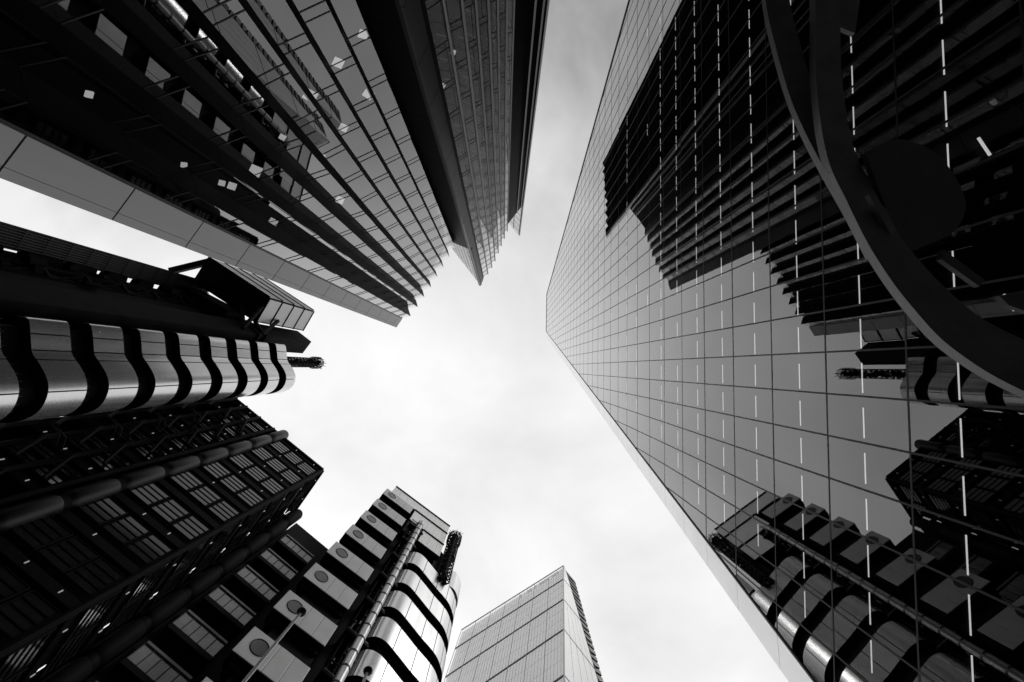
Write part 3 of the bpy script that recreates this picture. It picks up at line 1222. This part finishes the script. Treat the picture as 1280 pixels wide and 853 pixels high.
# service recess right of the pods: floor ledges, rails, small boxes
b = MB()
b2 = MB()
for k in range(13):
    z = 69.0 - 5.43 * k
    if z < 2:
        break
    b.prism([ep(5.5, .5), ep(8.2, .3), ep(8.2, -2), ep(5.5, -2)], z - .25, z)
    b.prism([ep(5.5, .7), ep(7.4, .7), ep(7.4, .6), ep(5.5, .6)], z + .9, z + 1.0)
    for s in (5.8, 6.5, 7.3):
        b.bar((*ep(s, -.1), z), (*ep(s, -.1), z + 5.2), .12)
    b2.bar((*ep(5.6, .62), z - .1), (*ep(8.0, .45), z - .1), .06)
    for q in range(3):
        s = rw.uniform(5.8, 7.4)
        b2.obox((*ep(s, .1), z + rw.uniform(.6, 4)), (*(tE * .05), 0), (*(nE * .05), 0), (0, 0, rw.uniform(.12, .35)))
b.build('ledge', 'dark_frame', pt)
b2.build('fitting', 'fin_metal', pt)
# tall pale pipe with ring joints
pp = ep(6.9, 1.9)
b = MB()
b.tube([(pp.x, pp.y, G), (pp.x, pp.y, 67.7), (pp.x - nE.x * .5, pp.y - nE.y * .5, 68.7), (pp.x - nE.x * 1.6, pp.y - nE.y * 1.6, 69.0)], .42, 20)
pipe = b.build('pipe', 'pipe_steel', pt, smooth=True)
z = 66.5
k = 0
while z > 1:
    b = MB()
    b.tube([(pp.x, pp.y, z - .07), (pp.x, pp.y, z + .07)], .455, 20)
    if k % 3 == 1:
        b.obox((pp.x - nE.x * .4, pp.y - nE.y * .4, z), (*(tE * .62), 0), (*(nE * .12), 0), (0, 0, .12))
    b.build('pipe_joint', 'mullion' if k % 3 == 1 else 'dark_duct', pipe, smooth=True)
    z -= 1.81
    k += 1

# ================================================================== 8. far pale glass tower
ft_ = thing('glass_high_rise', 'pale flaring glass high-rise with black storey bands, far behind the street', 'tower', (5, 85, G))


def FA(z):
    z = max(z, 92)
    return Vector((0.1378 * z, 67.55 - .02 * (150 - z)))


def FB(z):
    z = max(z, 92)
    return Vector((21.0 + (150 - z) * .064, 67.7 + (150 - z) * .245))


def FDk(z):
    z = max(z, 92)
    return Vector((24.4 + (150 - z) * .02, 71.8 + (150 - z) * .17))


def FLz(z):
    return Vector((-14.0 - (150 - max(z, 92)) * .11, 88.2))
b = MB()
for z0, z1 in ((G, 92), (92, 149.6)):
    def rg(z):
        i_ = .5
        return [(FA(z).x - .2, FA(z).y + i_, z), (FB(z).x - .3, FB(z).y + i_, z), (FDk(z).x - .3, FDk(z).y + .6, z), (16, 108, z), (FLz(z).x + 2, FLz(z).y + 12, z), (FLz(z).x + .3, FLz(z).y + .5, z)]
    b.hexa(rg(z0), rg(z1))
b.build('body', 'far_core', ft_)
bz = [150, 140.3, 128.0, 113.3, 96.5, 78, 60, 42, 24, G]
rf = random.Random(9)
for i in range(len(bz) - 1):
    z1, z0 = bz[i] - .18, bz[i + 1] + .28
    g, m_ = MB(), MB()
    ncol = 42
    nr = 3
    for r_ in range(nr):
        za, zb = z0 + (z1 - z0) * r_ / nr, z0 + (z1 - z0) * (r_ + 1) / nr
        for c in range(ncol):
            p, q = FA(za).lerp(FLz(za), c / ncol), FA(za).lerp(FLz(za), (c + 1) / ncol)
            p2, q2 = FA(zb).lerp(FLz(zb), c / ncol), FA(zb).lerp(FLz(zb), (c + 1) / ncol)
            j = rf.gauss(0, .003)
            g.face([(p.x, p.y, za + .03), (q.x, q.y + j, za + .03), (q2.x, q2.y + j, zb - .03), (p2.x, p2.y, zb - .03)])
    for c in range(ncol + 1):
        p, q = FA(z0).lerp(FLz(z0), c / ncol), FA(z1).lerp(FLz(z1), c / ncol)
        w = .14 if c % 6 == 0 else .03
        m_.bar((p.x, p.y - .03, z0), (q.x, q.y - .03, z1), w)
    g.build('glass_band', 'far_glass', ft_)
    m_.build('mullion', 'far_line', ft_)
    # the pale narrow face
    b = MB()
    n2 = 5
    for c in range(n2):
        p, q = FA(z0).lerp(FB(z0), c / n2), FA(z0).lerp(FB(z0), (c + 1) / n2)
        p2, q2 = FA(z1).lerp(FB(z1), c / n2), FA(z1).lerp(FB(z1), (c + 1) / n2)
        e = (q - p) * .02
        n_ = Vector((.3, .1))
        b.hexa([(p.x + e.x, p.y + e.y, z0), (q.x - e.x, q.y - e.y, z0), (q.x - n_.x, q.y + n_.y, z0), (p.x - n_.x, p.y + n_.y, z0)],
               [(p2.x + e.x, p2.y + e.y, z1), (q2.x - e.x, q2.y - e.y, z1), (q2.x - n_.x, q2.y + n_.y, z1), (p2.x - n_.x, p2.y + n_.y, z1)])
    b.build('pale_panel', 'far_pale', ft_)
    if i:
        z = bz[i]
        b = MB()
        b.bar((*(FA(z) + Vector((0, .1))), z + .05), (*(FLz(z) + Vector((0, .1))), z + .05), .34, .5)
        b.bar((*(FA(z) + Vector((-.1, .1))), z + .05), (*(FB(z) + Vector((-.1, .1))), z + .05), .3, .42)
        b.build('storey_band', 'mullion', ft_)
b = MB()
b.bar((*FA(150), 150), (*FA(92), 92), .28)
b.bar((*FA(150), 150), (*FLz(150), 150), .3)
b.build('corner_trim', 'far_pale', ft_)
# dark rack of louvres on the right-hand edge
b = MB()
zz = 93
while zz < 149:
    p, q = FB(zz) + Vector((.1, .1)), FDk(zz)
    b.hexa([(p.x, p.y, zz), (q.x, q.y, zz), (q.x - .6, q.y + .5, zz), (p.x - .5, p.y + .6, zz)],
           [(p.x, p.y, zz + 1.75), (q.x, q.y, zz + 1.75), (q.x - .6, q.y + .5, zz + 1.75), (p.x - .5, p.y + .6, zz + 1.75)])
    zz += 2.0
b.build('louvre_rack', 'mullion', ft_)
zz = 94.5
while zz < 148:
    p, q = FB(zz).lerp(FDk(zz), .2), FB(zz).lerp(FDk(zz), .75)
    b = MB()
    b.bar((p.x, p.y - .15, zz), (q.x, q.y - .15, zz + .4), .2)
    b.build('gantry', 'fin_metal', ft_)
    zz += 4.0
# small pale patches added for unreadable marks in the top storey
for c in (2, 3, 4, 6, 7, 8, 9, 11, 13, 14, 17):
    p, q = FA(147).lerp(FLz(147), c / 42 + .004), FA(147).lerp(FLz(147), (c + 1) / 42 - .004)
    b = MB()
    b.wall(p + Vector((-.03, -.06)), q + Vector((-.03, -.06)), 146.2, 148.2, .05, (0, 1))
    b.build('pale_patch', 'far_pale', ft_)

# ================================================================== 9. flagpoles
def flagpole(label, x, y, top):
    t = thing('flagpole', label, 'flagpole', (x, y, G), 'bare flagpoles beside the pod tower')
    b = MB()
    b.tube([(x, y, G), (x, y, 4), (x, y, top - .1)], [.085, .07, .04], 14)
    b.build('pole', 'white_paint', t, smooth=True)
    b = MB()
    b.tube([(x, y, top - .12 + .24 * k / 8) for k in range(9)], [max(.01, .15 * math.sin(math.pi * k / 8)) for k in range(9)], 14)
    b.build('finial', 'mullion', t, smooth=True)
    b = MB()
    b.tube([(x, y, G), (x, y, G + .35)], [.16, .13], 14)
    b.build('base', 'dark_duct', t, smooth=True)


flagpole('tall pale flagpole with a dark ball finial, crossing the steel pods', -6.31, 7.63, 14.0)
flagpole('shorter-looking flagpole whose ball shows against the steel-banded stair tower', -4.21, 9.43, 14.0)

# ================================================================== 10. street sculpture (right edge)
sp = thing('street_sculpture', 'arching dark steel ribbon sculpture with a disc, in front of the mirror-glass tower', 'sculpture', (6.5, 1.0, G))


def ribbon(name, pts, wid, th, m):
    """bent plate: flat faces towards the street, follows a 3D path"""
    P = catmull(pts, 8)
    wd = catmull([(w, 0) for w in wid], 8)
    b = MB()
    rows = []
    for k, p in enumerate(P):
        d = (P[min(k + 1, len(P) - 1)] - P[max(k - 1, 0)]).normalized()
        n = ((-p).normalized() * .45 + Vector((0, 0, -.55))).normalized()    # broad face looks down to the street
        x = d.cross(n).normalized()
        n = x.cross(d).normalized()
        w = wd[k].x / 2
        i = len(b.v)
        b.v += [tuple(p + x * w + n * th), tuple(p - x * w + n * th), tuple(p - x * w - n * th), tuple(p + x * w - n * th)]
        rows.append(i)
    for a_, c_ in zip(rows[:-1], rows[1:]):
        for q in range(4):
            q2 = (q + 1) % 4
            b.f.append((a_ + q, a_ + q2, c_ + q2, c_ + q))
            b.m.append(0)
    b.f.append((rows[0], rows[0] + 1, rows[0] + 2, rows[0] + 3))
    b.f.append((rows[-1] + 3, rows[-1] + 2, rows[-1] + 1, rows[-1]))
    b.m += [0, 0]
    return b.build(name, m, sp, smooth=True)


ribbon('ribbon', [(4.9, -10.2, G), (4.75, -9.6, 2.0), (4.45, -8.2, 4.6), (4.36, -6.4, 5.35), (4.36, -4.98, 5.4), (4.24, -3.78, 5.3), (4.17, -2.7, 5.1), (4.24, -2.0, 4.9), (4.34, -1.36, 4.7),
                  (4.45, -.74, 4.4), (4.5, -.25, 4.0), (4.6, .14, 3.4), (4.85, .6, 2.2), (5.1, .9, .4), (5.2, 1.0, G)],
       [.4, .35, .32, .3, .29, .29, .29, .29, .3, .34, .38, .42, .5, .55, .6], .09, 'sculpture_steel')
ribbon('ribbon', [(4.0, -12.4, G), (3.9, -11.2, 2.6), (3.85, -9.2, 5.4), (3.95, -7.4, 6.0), (4.09, -5.53, 6.0), (4.15, -4.69, 5.9), (4.18, -3.83, 5.7), (4.25, -3.13, 5.5), (4.29, -2.51, 5.25), (4.32, -1.92, 4.99), (4.36, -1.3, 4.76)],
       [.4, .36, .32, .31, .31, .31, .3, .29, .28, .27, .25], .07, 'sculpture_steel')
b = MB()
ring = catmull([(4.20, -2.5), (4.65, -2.68), (5.16, -2.5), (5.47, -1.98), (5.30, -1.6), (4.91, -1.42), (4.62, -1.3)], 6)
b.hexa([(p.x, p.y, 4.72 + .08 * (p.x - 4.2)) for p in ring], [(p.x + .02, p.y, 4.80 + .08 * (p.x - 4.2)) for p in ring])
b.build('disc', 'sculpture_dark', sp)
b = MB()
b.hexa([(4.13, -1.95, 4.62), (4.32, -1.79, 4.62), (4.53, -1.28, 4.62), (4.40, -1.40, 4.62)], [(4.13, -1.95, 4.68), (4.32, -1.79, 4.68), (4.53, -1.28, 4.68), (4.40, -1.4, 4.68)])
b.build('gusset', 'sculpture_steel', sp)
b = MB()
b.hexa([(4.45, -4.95, 5.3), (4.77, -4.95, 5.3), (4.67, -4.43, 5.3), (4.43, -4.53, 5.3)], [(4.45, -4.95, 5.36), (4.77, -4.95, 5.36), (4.67, -4.43, 5.36), (4.43, -4.53, 5.36)])
b.build('gusset', 'sculpture_steel', sp)
b = MB()
b.hexa([(4.61, -1.23, 4.3), (5.03, -.91, 4.3), (4.97, -.84, 4.3), (4.58, -1.13, 4.3)], [(4.61, -1.23, 4.36), (5.03, -.91, 4.36), (4.97, -.84, 4.36), (4.58, -1.13, 4.36)])
b.build('strut', 'sculpture_dark', sp)
b = MB()
b.hexa([(4.81, -.69, 4.0), (5.14, -.76, 4.0), (5.12, -.52, 4.0), (4.9, -.6, 4.0)], [(4.81, -.69, 4.06), (5.14, -.76, 4.06), (5.12, -.52, 4.06), (4.9, -.6, 4.06)])
b.build('strut', 'sculpture_dark', sp)
